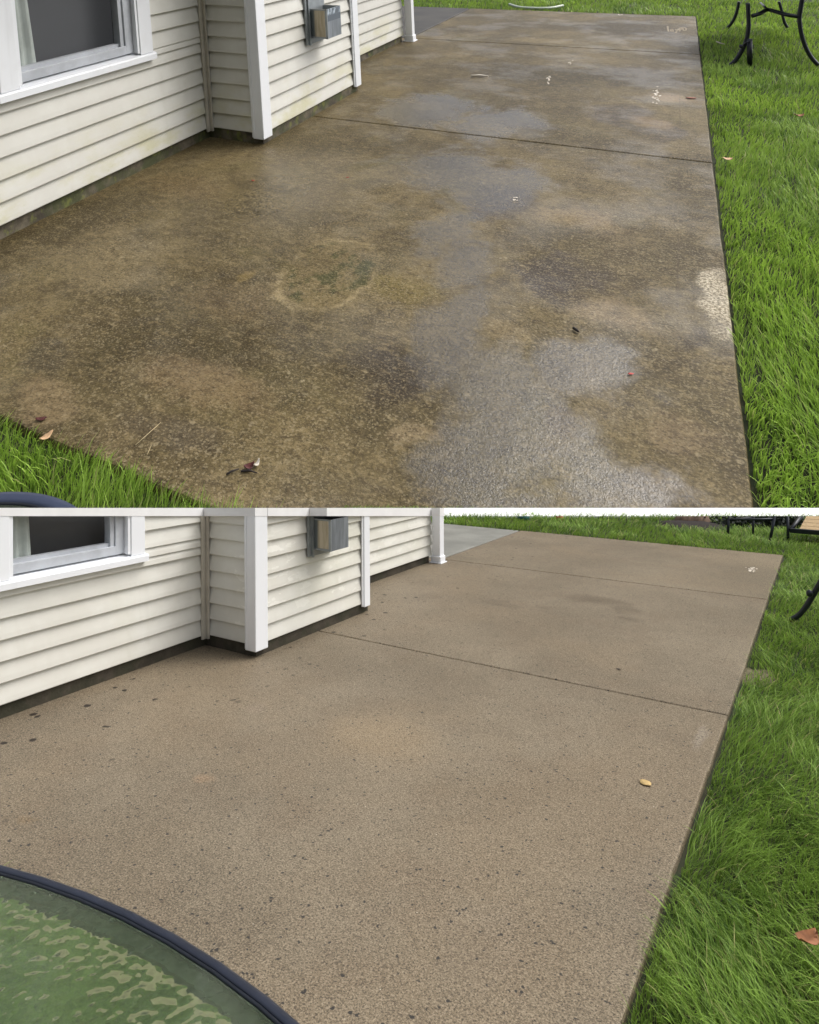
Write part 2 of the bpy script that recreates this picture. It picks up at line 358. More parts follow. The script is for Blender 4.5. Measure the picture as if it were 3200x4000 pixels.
M = {}
for key, W in (('u', U), ('l', L)):
    M[key + 'siding'] = mat_siding('vinyl_siding_' + key, W, key == 'u')
    M[key + 'white'] = mat_white('white_trim_' + key, W, .3 if key == 'u' else .18)
    M[key + 'found'] = mat_foundation('concrete_footing_' + key, W, key == 'u')
    M[key + 'side'] = mat_shroud_side('galvanised_side_reflection_' + key, W)
    M[key + 'front'] = mat_shroud_front('galvanised_front_' + key, W, key == 'u')
    M[key + 'galv'] = mat_plain('galvanised_frame_' + key, srgb(150, 156, 158), .4, .2, 12, W, .4, .05)
    M[key + 'dark'] = mat_plain('dark_recess_' + key, srgb(48, 46, 42), .8, .3, 20, W)
    M[key + 'sash'] = mat_plain('sash_vinyl_' + key, srgb(188, 192, 198), .4, .2, 6, W, 0, .03)
    M[key + 'corner'] = mat_plain('corner_vinyl_' + key, srgb(196, 190, 176), .45, .15, 8, W, 0, .03)
    M[key + 'iron'] = mat_plain('black_cast_metal_' + key, srgb(34, 38, 46), .35, .3, 15, W, .1, .15)
    M[key + 'soil'] = mat_plain('soil_' + key, srgb(44, 42, 24), .95, .5, 14, W, 0, .6, c2=srgb(30, 44, 16))
    M[key + 'screen'] = mat_plain('window_screen_' + key, srgb(52, 54, 57), .55, .12, 6, W, 0, .0, stretch=(1, .3, 3))
    M[key + 'curtain'] = mat_plain('curtain_' + key, srgb(176, 184, 178), .9, .2, 9, W, 0, .2)
    M[key + 'joint'] = mat_plain('joint_filler_' + key, srgb(58, 48, 36) if key == 'u' else srgb(82, 62, 48), .9, .3, 20, W)
    M[key + 'pane'] = mat_pane('window_glass_' + key)
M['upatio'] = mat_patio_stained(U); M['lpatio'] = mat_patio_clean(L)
M['upad'] = mat_pad('dark_wet_pad', U, srgb(36, 34, 29), srgb(62, 58, 50), .6)
M['lpad'] = mat_pad('grey_pad', L, srgb(118, 118, 112), srgb(138, 138, 131), .5)
M['ugrass'] = mat_grass('lush_grass', (.030, .105, .011), (.42, .62, .10), (.55, .47, .25))
M['lgrass'] = mat_grass('long_grass', (.020, .074, .007), (.27, .42, .07), (.50, .42, .20))
M['glass'] = mat_glass('pebbled_table_glass', L); M['uglass'] = mat_glass('pebbled_table_glass_u', U)
M['rim'] = mat_plain('blue_black_rim', srgb(40, 45, 58), .42, .25, 14, L, 0, .05)
M['urim'] = mat_plain('blue_grey_rim', srgb(58, 66, 88), .42, .2, 14, U, 0, .05)
M['divider'] = mat_plain('white_divider', (.86, .86, .86), .7, .06, 6, L, 0, .05)
M['bark'] = mat_plain('tree_bark', srgb(112, 92, 76), .9, .5, 16, L, 0, .9)
M['mulch'] = mat_plain('brown_mulch', srgb(40, 31, 27), .95, .5, 60, L, 0, .9)
M['wood'] = mat_plain('weathered_pine', srgb(176, 150, 110), .7, .25, 8, L, 0, .2, stretch=(4, 4, 4))
M['leafbrown'] = mat_plain('dry_leaf', srgb(150, 98, 62), .7, .35, 40, None, 0, .3)
M['leafrust'] = mat_plain('rust_leaf', srgb(132, 76, 52), .7, .35, 40, None, 0, .3)
M['leafred'] = mat_plain('maroon_leaf', srgb(84, 36, 32), .6, .35, 40, None, 0, .3)
M['leaftan'] = mat_plain('tan_leaf', srgb(206, 168, 128), .7, .25, 40, None, 0, .3)
M['leafyellow'] = mat_plain('yellow_leaf', srgb(190, 162, 108), .7, .25, 60, None, 0, .4)
M['petal'] = mat_plain('white_petal', srgb(226, 216, 200), .6, .12, 30)
M['red'] = mat_plain('red_scrap', srgb(196, 70, 62), .6, .2, 30)
M['orange'] = mat_plain('terracotta_red', srgb(168, 74, 48), .8, .2, 30)
M['teal'] = mat_plain('teal_glaze', srgb(36, 96, 92), .35, .2, 10)
M['twig'] = mat_plain('dark_twig', srgb(48, 40, 36), .8, .3, 40)
M['straw'] = mat_plain('straw', srgb(190, 172, 132), .7, .2, 40)
M['chalk'] = mat_plain('white_chalk', srgb(168, 158, 140), .9, .35, 25, U, 0, .1, c2=srgb(120, 106, 82))
M['hose'] = mat_plain('pale_hose', srgb(196, 206, 190), .4, .1, 10, U, 0, .02)
M['sand'] = mat_plain('bare_sandy_soil', srgb(118, 108, 84), .95, .35, 60, L, 0, .6, c2=srgb(58, 62, 34))

# ------------------------------------------------------------------ mesh helpers
CUT_Y, CAP_Y = 2016.0, 1984.0
def row_plane(y):                           # plane through the viewpoint along one picture row: the lower terrace is sectioned there
    n = np.cross(ray(0, y), ray(3200, y)); n = unit(R @ n); n = n if n[2] > 0 else -n; return n
class MB:
    def __init__(s): s.v = []; s.f = []; s.sm = []
    def add(s, vs, fs, smooth=False):
        k = len(s.v); s.v += [tuple(map(float, p)) for p in vs]; s.f += [[i + k for i in f] for f in fs]; s.sm += [smooth] * len(fs); return s
    def box(s, a0, a1, b0, b1, z0, z1, bev=0.0):
        a0, a1 = min(a0, a1), max(a0, a1); b0, b1 = min(b0, b1), max(b0, b1)
        if bev:
            bm = bmesh.new(); vs = [bm.verts.new((a, b, z)) for z in (z0, z1) for b in (b0, b1) for a in (a0, a1)]
            for f in ((0, 2, 3, 1), (4, 5, 7, 6), (0, 1, 5, 4), (2, 6, 7, 3), (0, 4, 6, 2), (1, 3, 7, 5)): bm.faces.new([vs[i] for i in f])
            bmesh.ops.bevel(bm, geom=bm.edges[:], offset=bev, segments=2, profile=.5, affect='EDGES')
            bm.verts.index_update(); s.add([v.co[:] for v in bm.verts], [[v.index for v in f.verts] for f in bm.faces]); bm.free(); return s
        return s.add([(a, b, z) for z in (z0, z1) for b in (b0, b1) for a in (a0, a1)],
                     [(0, 2, 3, 1), (4, 5, 7, 6), (0, 1, 5, 4), (2, 6, 7, 3), (0, 4, 6, 2), (1, 3, 7, 5)])
    def prism(s, prof, axis, p0, p1, smooth=False):
        """profile of (q, z) points swept along a (axis 0, q = b) or b (axis 1, q = a)"""
        n = len(prof); mk = (lambda p, q, z: (p, q, z)) if axis == 0 else (lambda p, q, z: (q, p, z))
        vs = [mk(p0, q, z) for q, z in prof] + [mk(p1, q, z) for q, z in prof]
        fs = [(i, (i + 1) % n, (i + 1) % n + n, i + n) for i in range(n)] + [tuple(range(n))[::-1], tuple(range(n, 2 * n))]
        return s.add(vs, fs, smooth)
    def tube(s, pts, rad, n=8, caps=True):
        pts = [np.array(p, float) for p in pts]; rad = [rad] * len(pts) if not hasattr(rad, '__len__') else rad
        vs = []; ref = np.array([.31, .17, .93])
        for i, p in enumerate(pts):
            t = unit(pts[min(i + 1, len(pts) - 1)] - pts[max(i - 1, 0)])
            u = np.cross(t, ref)
            u = unit(u) if np.linalg.norm(u) > .15 else unit(np.cross(t, (1, 0, 0)))
            w = np.cross(t, u)
            for j in range(n):
                an = 2 * math.pi * j / n; vs.append(p + rad[i] * (math.cos(an) * u + math.sin(an) * w))
        fs = [(i * n + j, i * n + (j + 1) % n, (i + 1) * n + (j + 1) % n, (i + 1) * n + j) for i in range(len(pts) - 1) for j in range(n)]
        s.add(vs, fs, True)
        if caps:
            k = len(s.v) - len(vs); s.f += [[k + j for j in range(n)][::-1], [k + len(vs) - n + j for j in range(n)]]; s.sm += [False, False]
        return s
    def lathe(s, c, prof, n=24, smooth=True, ell=(1, 1)):
        vs = [(c[0] + r * ell[0] * math.cos(2 * math.pi * j / n), c[1] + r * ell[1] * math.sin(2 * math.pi * j / n), c[2] + z) for r, z in prof for j in range(n)]
        fs = [(i * n + j, i * n + (j + 1) % n, (i + 1) * n + (j + 1) % n, (i + 1) * n + j) for i in range(len(prof) - 1) for j in range(n)]
        s.add(vs, fs, smooth)
        k = len(s.v) - len(vs)
        s.f += [[k + j for j in range(n)][::-1], [k + len(vs) - n + j for j in range(n)]]; s.sm += [False, False]; return s
    def build(s, name, mat, W, parent=None, base=None, keep=None):
        w = W.world(np.array(s.v))
        bm = bmesh.new(); bv = [bm.verts.new(p) for p in w]
        for f, q in zip(s.f, s.sm):
            try: bm.faces.new([bv[i] for i in f]).smooth = q
            except ValueError: pass
        rows = keep if keep is not None else ((CUT_Y, 1),) if W.cut else ()
        for y, sign in rows:
            n = row_plane(y) * sign
            r = bmesh.ops.bisect_plane(bm, geom=bm.verts[:] + bm.edges[:] + bm.faces[:], dist=1e-6, plane_co=CAMLOC, plane_no=n, clear_outer=True)
            ce = [e for e in r['geom_cut'] if isinstance(e, bmesh.types.BMEdge)]
            if ce: bmesh.ops.holes_fill(bm, edges=ce, sides=0)
        if not bm.faces: bm.free(); return None
        bmesh.ops.recalc_face_normals(bm, faces=bm.faces[:])
        org = np.array(parent['_org']) if parent is not None else (W.world(base) if base is not None else W.world([np.mean([p[0] for p in s.v]), np.mean([p[1] for p in s.v]), min(p[2] for p in s.v)]))
        bm.verts.ensure_lookup_table()
        wl = np.array([v.co[:] for v in bm.verts]); loc = W.local(wl)
        for v in bm.verts: v.co = Vector((np.array(v.co) - org).tolist())
        me = bpy.data.meshes.new(name); bm.to_mesh(me); bm.free()
        at = me.attributes.new('loc', 'FLOAT_VECTOR', 'POINT'); at.data.foreach_set('vector', loc.astype(np.float32).ravel())
        me.materials.append(mat)
        ob = bpy.data.objects.new(name, me); COL.objects.link(ob)
        if parent is not None: ob.parent = parent
        else: ob.location = org.tolist()
        ob['_org'] = org.tolist()
        return ob
def tag(o, label=None, cat=None, group=None, kind=None):
    if o is None: return o
    if label: o['label'] = label
    if cat: o['category'] = cat
    if group: o['group'] = group
    if kind: o['kind'] = kind
    return o
def empty(name, W, base, label=None, cat=None, group=None, kind=None):
    o = bpy.data.objects.new(name, None); COL.objects.link(o); org = W.world(base); o.location = org.tolist(); o['_org'] = org.tolist()
    o.empty_display_size = .1
    return tag(o, label, cat, group, kind)

# ------------------------------------------------------------------ the ground of both terraces
def slab(W, a0, a1, b0, b1, mat, parent, name='concrete_slab', top=0.0):
    t = .10; r = np.random.default_rng(int(abs(b0 * 131 + a0 * 17)) + 1); pts = []
    def side(p, q, nrm, amp):
        m_ = max(2, int(np.hypot(q[0] - p[0], q[1] - p[1]) / .045)); w = 0
        for i in range(m_):
            u = i / m_; w = .75 * w + r.normal(0, amp * .6)
            chip = -r.uniform(.002, .005) if r.random() < .03 and amp > .001 else 0
            k = (w + chip) if 0 < i else 0
            pts.append((p[0] + (q[0] - p[0]) * u + nrm[0] * k, p[1] + (q[1] - p[1]) * u + nrm[1] * k, nrm))
    side((a0, b0), (a1, b0), (0, -1), .0018 if b0 < -1 else .0008); side((a1, b0), (a1, b1), (1, 0), .0012); side((a1, b1), (a0, b1), (0, 1), .0018 if b1 > 5 else .0008); side((a0, b1), (a0, b0), (-1, 0), .0005)
    n = len(pts); vs = []
    for ins, z in ((.010, top), (.003, top - .003), (.0, top - .011), (.0, -t)):
        for (a, b, nr) in pts:
            ia = min(max(a - nr[0] * ins, a0 + ins), a1 - ins) if nr[0] == 0 else a - nr[0] * ins
            ib = min(max(b - nr[1] * ins, b0 + ins), b1 - ins) if nr[1] == 0 else b - nr[1] * ins
            vs.append((ia, ib, z))
    fs = [tuple(range(n))] + [(k * n + i, k * n + (i + 1) % n, (k + 1) * n + (i + 1) % n, (k + 1) * n + i) for k in range(3) for i in range(n)]
    return MB().add(vs, fs).build(name, mat, W, parent)

def ground(W, name, mat, a0, a1, b0, b1, z, label):
    mb = MB(); n = 12
    vs = [(a0 + (a1 - a0) * i / n, b0 + (b1 - b0) * j / n, z) for j in range(n + 1) for i in range(n + 1)]
    fs = [(j * (n + 1) + i, j * (n + 1) + i + 1, (j + 1) * (n + 1) + i + 1, (j + 1) * (n + 1) + i) for j in range(n) for i in range(n)]
    mb.add(vs, fs); o = mb.build(name, mat, W, keep=())
    return tag(o, label, None, None, 'structure')

# upper terrace
UA, UN, UJ1, UJ2, UF = 3.10, -2.945, .845, 4.79, 7.99
ground(U, 'upper_lawn', M['usoil'], -6, 9, -3.9, 12.5, -.032, 'lush green lawn around the stained wet patio')
up_ = empty('stained_patio', U, (1.5, 1, 0), 'brown stained wet concrete patio in three joined sections', None, None, 'structure')
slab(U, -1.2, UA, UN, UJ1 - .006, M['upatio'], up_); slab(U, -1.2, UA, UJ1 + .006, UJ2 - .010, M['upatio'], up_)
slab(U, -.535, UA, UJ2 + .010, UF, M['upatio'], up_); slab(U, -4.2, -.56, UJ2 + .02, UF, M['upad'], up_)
MB().box(-1.2, UA - .004, UJ1 - .006, UJ1 + .006, -.09, -.016).build('joint_filler', M['ujoint'], U, up_)
MB().box(-1.2, UA - .004, UJ2 - .010, UJ2 + .010, -.09, -.016).build('joint_filler', M['ujoint'], U, up_)
MB().box(-.56, -.535, UJ2 + .02, UF - .004, -.09, -.02).build('joint_filler', M['ujoint'], U, up_)
# lower terrace
LA, LN, LJ1, LJ2, LF = 2.888, -2.31, .745, 3.806, 6.36
gl = ground(L, 'lower_lawn', M['lsoil'], -40, 45, -40, 60, -.032, 'long dark green lawn around the clean tan patio')
lp_ = empty('clean_patio', L, (1.5, 1, 0), 'clean tan concrete patio in three joined sections after washing', None, None, 'structure')
slab(L, -1.2, LA, LN, LJ1 - .004, M['lpatio'], lp_); slab(L, -1.2, LA, LJ1 + .004, LJ2 - .007, M['lpatio'], lp_)
slab(L, -.51, LA, LJ2 + .007, LF, M['lpatio'], lp_); slab(L, -3.6, -.535, LJ2 + .02, LF - .03, M['lpad'], lp_)
MB().box(-1.2, LA - .004, LJ1 - .004, LJ1 + .004, -.09, -.012).build('joint_filler', M['ljoint'], L, lp_)
MB().box(-1.2, LA - .004, LJ2 - .007, LJ2 + .007, -.09, -.014).build('joint_filler', M['ljoint'], L, lp_)
MB().box(-.535, -.51, LJ2 + .02, LF - .004, -.09, -.012).build('joint_filler', M['ljoint'], L, lp_)

# white strip added to divide the two views, built as a low wall
def divider():
    mb = MB(); n = 16; xs = [-700 + 4600 * i / n for i in range(n + 1)]
    def at(x, y, Z): r = ray(x, y); return L.Mi @ (r * (Z / F) - L.o)
    Z0 = [L.g3(x, CUT_Y)[2] for x in xs]
    rows = [[(*L.g(x, CUT_Y), -.1) for x in xs], [(*L.g(x, CUT_Y), -.002) for x in xs], [tuple(at(x, CAP_Y, z + .30)) for x, z in zip(xs, Z0)],
            [tuple(at(x, CAP_Y + .5, z + .40)) for x, z in zip(xs, Z0)], [(p[0], p[1], -.1) for p in [tuple(at(x, CAP_Y, z + .42)) for x, z in zip(xs, Z0)]]]
    vs = sum(rows, []); m_ = n + 1
    fs = [(k * m_ + i, k * m_ + i + 1, (k + 1) * m_ + i + 1, (k + 1) * m_ + i) for k in range(4) for i in range(n)]
    fs += [tuple(k * m_ for k in range(5)), tuple(k * m_ + n for k in range(4, -1, -1))]
    tag(mb.add(vs, fs).build('terrace_divider', M['divider'], L, keep=()), 'added white strip dividing the lower lawn from the upper terrace', 'wall')
divider()

# ------------------------------------------------------------------ the sided house, once on each terrace
EXP = .1135; LIP = .016
def house(W, key, P):
    S = M[key + 'siding']; WH = M[key + 'white']; ztop = P['ztop']; n_c = int(round((ztop - .08) / EXP)); zt = .08 + n_c * EXP
    root = empty('sided_house', W, (P['aA'], -.5, 0), P['label'], 'house')
    aA, bC1, aD, bD0, bD1, bA0 = P['aA'], P['bC1'], P['aD'], P['bD0'], P['bD1'], P['bA0']
    wl, wr, ws = P['wl'], P['wr'], P['ws']            # window casing outer left / right, sill underside
    wt = ws + 1.25
    def board(par, along, lip, p0, p1, z0, z1, out):
        """one lapped siding board; along 1 = runs in b, 0 = runs in a"""
        frac = (z1 - z0) / EXP
        prof = [(lip - out * .0255, z0), (lip - out * .002, z0), (lip, z0 + .004), (lip - out * .004, z0 + .03), (lip - out * (.004 + .018 * frac), z1), (lip - out * .034, z1)]
        MB().prism(prof, along, p0, p1).build('siding_board', S, W, par)
    def boards(par, along, lip, p0, p1, out, hole=None):
        for i in range(n_c):
            z0 = .08 + i * EXP; z1 = z0 + EXP
            if hole and z1 > hole[2] and z0 < hole[3]:
                if z0 < hole[2] - .01: board(par, along, lip, p0, p1, z0, hole[2], out); zz = hole[2]
                else: zz = z0
                if p0 < hole[0]: board(par, along, lip, p0, hole[0], zz, z1, out)
                board(par, along, lip, hole[1], p1, zz, z1, out)
            else: board(par, along, lip, p0, p1, z0, z1, out)
    # wall with the window (runs along b, faces +a)
    bk = MB(); a1 = aA - .030; a0 = aA - .13
    bk.box(a0, a1, bA0, -.028, .07, ws); bk.box(a0, a1, bA0, wl + .02, ws, zt); bk.box(a0, a1, wr - .02, -.028, ws, zt)
    if zt > wt: bk.box(a0, a1, wl + .02, wr - .02, wt, zt)
    wa = bk.build('wall', M[key + 'dark'], W, root); boards(wa, 1, aA, bA0, -.03, 1, (wl + .01, wr - .01, ws + .012, wt))
    # short return wall (runs along a, faces -b)
    wb = MB().box(aA - .02, -.02, .030, .12, .07, zt).build('wall', M[key + 'dark'], W, root); boards(wb, 0, 0.0, aA - .005, -.06, -1)
    # wall with the metal box
    wc = MB().box(-.13, -.030, .125, bC1, .07, zt).build('wall', M[key + 'dark'], W, root); boards(wc, 1, 0.0, .09, bC1 + .02, 1)
    # return behind and the far recessed wall
    wd_ = MB().box(aD - .13, aD - .030, bC1 - .05, bD1, .07, zt).build('wall', M[key + 'dark'], W, root); boards(wd_, 1, aD, bC1, bD1, 1)
    MB().box(aD - .02, -.14, bC1 - .08, bC1 - .002, .0, zt).build('return_panel', S, W, root)
    # footing under the boards
    G = M[key + 'found']
    for q in ((aA - .12, aA - .024, bA0, .02, -.06, .094), (aA - .022, -.024, .012, .1, -.06, .094), (-.12, -.014, .018, bC1 + .09, -.06, .093), (aD - .12, aD - .024, bC1, bD1 - .03, -.06, .094)):
        MB().box(*q).build('footing', G, W, root)
    # corner trims
    MB().box(-.078, .022, -.026, .105, .045, zt, .006).box(-.092, -.079, -.012, .02, .05, zt).box(-.064, -.058, -.0295, -.02, .05, zt - .01).build('corner_post', WH, W, root)
    MB().box(-.08, .022, bC1 - .012, P['bP1'], .052, zt, .005).box(.0, .012, bC1 - .03, bC1 - .013, .06, zt).build('corner_post', WH, W, root)
    ic = MB().box(aA - .004, aA + .012, -.052, -.018, .055, zt, .003).box(aA - .004, aA + .034, -.016, .002, .055, zt, .003)
    ic.build('inside_corner_trim', M[key + 'corner'], W, root)
    # window: casing with sill, sash, pane, screen and curtain
    cw = P['cw']; f = aA + .022
    i0, i1 = wl + cw + .024, wr - cw - .024; sw = P['sw']; zb = ws + .064
    win = MB().box(aA - .085, aA - .045, i0, i1, zb - .012, zb + .075).build('window', M[key + 'sash'], W, root)
    for s0, s1 in ((wl, wl + cw), (wr - cw, wr)): MB().box(aA - .03, f, s0, s1, ws + .045, wt, .004).build('casing', WH, W, win)
    MB().box(aA - .03, f, wl, wr, wt + .001, wt + .11, .004).build('casing', WH, W, win)
    for s0, s1 in ((wr - cw - .022, wr - cw - .002), (wl + cw + .002, wl + cw + .022)): MB().box(aA - .03, f - .006, s0, s1, ws + .06, wt).build('jamb', WH, W, win)
    MB().prism([(aA - .10, ws + .004), (f + .014, ws), (f + .014, ws + .034), (f + .008, ws + .042), (aA - .10, ws + .066)], 1, wl - .02, wr + .02).build('sill', WH, W, win)
    for q in ((aA - .07, aA - .02, i0, i1, zb, zb + .055, .004), (aA - .069, aA - .021, i0, i0 + sw * .2, zb + .001, wt), (aA - .071, aA - .019, i1 - sw, i1, zb + .001, wt, .004), (aA - .088, aA - .03, i1 - sw * 1.5, i1 - sw - .001, zb, wt, .003)):
        MB().box(*q).build('sash_rail', M[key + 'sash'], W, win)
    g0, g1 = i0 + sw * .2, i1 - sw * 1.5
    MB().box(aA - .062, aA - .058, g0, g1, zb + .055, wt).build('pane', M[key + 'pane'], W, win)
    MB().box(aA - .19, aA - .18, i0 - .1, i1 + .1, zb - .1, wt + .1).build('dark_screen', M[key + 'screen'], W, win)
    cu = MB(); c0, c1 = g0 - .02, g0 + P['cur']; nn = 14; vs = []
    for z in (zb - .05, wt):
        for i in range(nn + 1):
            t = i / nn; vs.append((aA - .092 + .012 * math.sin(t * 17), c0 + (c1 - c0) * t * (1.0 if z < 1 else .62), z))
    cu.add(vs, [(i, i + 1, nn + 2 + i, nn + 1 + i) for i in range(nn)], True); cu.build('curtain', M[key + 'curtain'], W, win)
    # open galvanised shroud on the second wall
    b0, b1, zb0, zb1 = P['mb']; pa = .185
    sh = MB().box(.0, .016, P['plate'], b1 + .02, zb0 - .05, zb1 + .12, .002).build('vent_hood', M[key + 'galv'], W, root)
    MB().box(.016, .03, P['plate'] + .035, P['plate'] + .055, zb0 - .055, zb1 + .12).build('flange', M[key + 'galv'], W, sh)
    MB().box(.02, pa, b0, b0 + .004, zb0, zb1).build('side_panel', M[key + 'side'], W, sh)
    fr = MB().box(.016, pa, b0 - .004, b0 + .001, zb0, zb0 + .014).box(.016, pa, b0 - .004, b0 + .001, zb1 - .012, zb1).box(pa - .018, pa + .003, b0 - .004, b0 + .006, zb0 - .002, zb1)
    fr.build('side_frame', M[key + 'galv'], W, sh)
    MB().box(pa - .003, pa + .001, b0 + .006, b1, zb0, zb1, .001).build('front_panel', M[key + 'front'], W, sh)
    MB().box(.0165, pa, b1 - .004, b1, zb0, zb1).build('side_panel', M[key + 'galv'], W, sh)
    MB().box(.017, .12, b0 + .01, b1 - .01, zb0 + .05, zb0 + .075).build('hood_inner_shade', M[key + 'dark'], W, sh)  # dark slab stands in for the shade inside the open hood
    # porch post at the far end
    pp = P['porch']; h = (.052)
    po = MB().box(pp[0] - h, pp[0] + h, pp[1] - h, pp[1] + h, .075, zt + .0, .008).build('porch_post', WH, W, root)
    MB().box(pp[0] - h - .012, pp[0] + h + .012, pp[1] - h - .012, pp[1] + h + .012, .012, .08, .008).box(pp[0] - h - .026, pp[0] + h + .026, pp[1] - h - .026, pp[1] + h + .026, .0, .013, .004).build('post_base', WH, W, po)
    if W.cut:   # added white cap carrying the dividing strip over the sectioned walls
        cap = MB(); k2 = ((CUT_Y, -1), (CAP_Y, 1)); Z = 1.6
        cap.box(aA - .13, aA + .004, bA0, .0, .3, Z); cap.build('divider_cap', M['divider'], W, root, keep=k2)
        MB().box(aA + .006, .024, -.028, .1, .3, Z).build('divider_cap', M['divider'], W, root, keep=k2)
        MB().box(-.13, .026, .102, P['bP1'] + .002, .3, Z).build('divider_cap', M['divider'], W, root, keep=k2)
        MB().box(aD - .13, aD + .004, bC1 - .05, bD1, .3, Z).build('divider_cap', M['divider'], W, root, keep=k2)
        MB().box(pp[0] - h - .002, pp[0] + h + .002, pp[1] - h - .002, pp[1] + h + .002, .3, Z).build('divider_cap', M['divider'], W, root, keep=k2)
        MB().box(.028, pa + .006, P['plate'], b1 + .02, .3, Z).build('divider_cap', M['divider'], W, root, keep=k2)
        MB().box(aA + .0045, f + .002, bA0, wr + .003, .3, Z).build('divider_cap', M['divider'], W, root, keep=k2)
    else:       # eave over the full-height walls
        MB().box(aD - .4, .30, bA0, bD1 + .3, zt, zt + .12).build('eave', WH, W, root)
    return root
house(U, 'u', dict(aA=-.5, bC1=1.725, bP1=1.838, aD=-.525, bD0=3.0, bD1=4.52, bA0=-2.6, wl=-1.905, wr=-.632, ws=.706, cw=.130, sw=.075, cur=.20, ztop=2.4,
     mb=(.835, 1.105, .64, .875), plate=.765, porch=(-.452, 4.57), label='cream sided house with grimy footing beside the stained wet patio'))
house(L, 'l', dict(aA=-.48, bC1=1.352, bP1=1.428, aD=-.525, bD0=2.26, bD1=3.58, bA0=-2.2, wl=-1.600, wr=-.567, ws=.690, cw=.110, sw=.066, cur=.17, ztop=1.35,
     mb=(.635, .868, .632, .862), plate=.578, porch=(-.454, 3.60), label='cream sided house with cleaned boards beside the clean tan patio'))

# ------------------------------------------------------------------ grass
def fl(x, y, s):
    return (np.sin(x * 2.1 * s + 1.3) + np.sin(y * 2.7 * s + .7 * x * s + .4) + np.sin((x - y) * 1.7 * s + 2.1) + np.sin((x * 1.3 + y * .8) * 3.9 * s)) / 4
def grass(W, name, mat, regions, label, edge, bare=(), dens=14000., hgt=(.05, .085), lean=(.25, .8), width=.0038, seed=3, sway=0.0):
    r = np.random.default_rng(seed); cl = W.Mi @ (-W.o)
    A = []
    for (a0, a1, b0, b1, mult) in regions:
        cnt = int((a1 - a0) * (b1 - b0) * dens * mult)
        a = r.uniform(a0, a1, cnt); b = r.uniform(b0, b1, cnt)
        d = np.sqrt((a - cl[0]) ** 2 + (b - cl[1]) ** 2 + cl[2] ** 2)
        keep = r.random(cnt) < np.minimum(1, (2.6 / d) ** 1.75)
        for (ca, cb, ra, rb, pr) in bare: keep &= ~((((a - ca) / ra) ** 2 + ((b - cb) / rb) ** 2 < r.uniform(.55, 1.25, cnt)) & (r.random(cnt) < pr))
        A.append(np.stack([a[keep], b[keep], d[keep]], 1))
    A = np.concatenate(A); n = len(A); a, b, d = A.T
    clump = fl(a, b, 1.6) * .5 + fl(a + 3, b - 5, 4.5) * .5
    h = r.uniform(*hgt, n) * (1 + .35 * clump) * np.where(r.random(n) < .04, 1.35, 1)
    w = width * (np.maximum(d, 2.6) / 2.6) ** .75 * np.where(r.random(n) < .15, r.uniform(1.2, 1.9, n), r.uniform(.55, 1.15, n))
    flow = fl(b + 7, a, .8) * 3.2 + fl(a, b + 2, 2.4) * 1.6 + sway
    ang = flow + r.normal(0, .85, n)
    le = r.uniform(*lean, n) * (1 + .4 * fl(a - 2, b, 2.2))
    near = (a - edge > 0) & (a - edge < .09) & (b < 7); dx, dy = np.cos(ang), np.sin(ang); dx = np.where(near & (dx < 0) & (r.random(n) < .72), -dx * .6, dx)
    h = h * np.where(near, .82, 1); wa = ang + math.pi / 2 + r.normal(0, .6, n); wx, wy = np.cos(wa), np.sin(wa)
    ts = [0, .38, .74, 1.0]; ws = [1, .92, .62, 0]; V = []
    for t, k in zip(ts, ws):
        hz = h * t * np.sqrt(np.maximum(.05, 1 - (le * t * .75) ** 2 * .6)); off = h * le * t * t * 1.05
        px, py = a + dx * off, b + dy * off; z = hz - .034
        if k: V.append(np.stack([px - wx * w * k / 2, py - wy * w * k / 2, z], 1)); V.append(np.stack([px + wx * w * k / 2, py + wy * w * k / 2, z], 1))
        else: V.append(np.stack([px, py, z], 1))
    V = np.stack(V, 1).reshape(-1, 3)          # n*7
    tri = np.array([(0, 1, 3), (0, 3, 2), (2, 3, 5), (2, 5, 4), (4, 5, 6)])
    T = (np.arange(n)[:, None, None] * 7 + tri[None]).reshape(-1, 3)
    me = bpy.data.meshes.new(name); base = W.world([np.mean(a), np.mean(b), 0]); Wd = W.world(V) - base
    me.vertices.add(len(V)); me.vertices.foreach_set('co', Wd.astype(np.float32).ravel())
    me.loops.add(len(T) * 3); me.loops.foreach_set('vertex_index', T.astype(np.int32).ravel())
    me.polygons.add(len(T)); me.polygons.foreach_set('loop_start', np.arange(0, len(T) * 3, 3, dtype=np.int32)); me.polygons.foreach_set('loop_total', np.full(len(T), 3, np.int32))
    me.polygons.foreach_set('use_smooth', np.ones(len(T), bool))
    me.update(calc_edges=True)
    me.attributes.new('loc', 'FLOAT_VECTOR', 'POINT').data.foreach_set('vector', V.astype(np.float32).ravel())
    me.attributes.new('tint', 'FLOAT', 'POINT').data.foreach_set('value', np.repeat(r.random(n), 7).astype(np.float32))
    me.attributes.new('tip', 'FLOAT', 'POINT').data.foreach_set('value', np.tile(np.array([0, 0, .38, .38, .74, .74, 1.0], np.float32), n))
    me.materials.append(mat); o = bpy.data.objects.new(name, me); COL.objects.link(o); o.location = base.tolist()
    print(name, n); return tag(o, label, None, None, 'stuff')
grass(U, 'lush_grass', M['ugrass'], [(UA + .012, 5.0, -2.8, 1.0, 1.0), (UA + .012, 5.6, 1.0, 9.0, 1.0), (-4.2, UA, UF + .01, 10.6, 1.0), (UA, 5.6, 9.0, 10.6, 1.0), (-.2, 1.9, -3.55, UN - .012, 1.0)],
      'lush bright green grass beside and behind the stained wet patio', UA, seed=3, width=.0034)
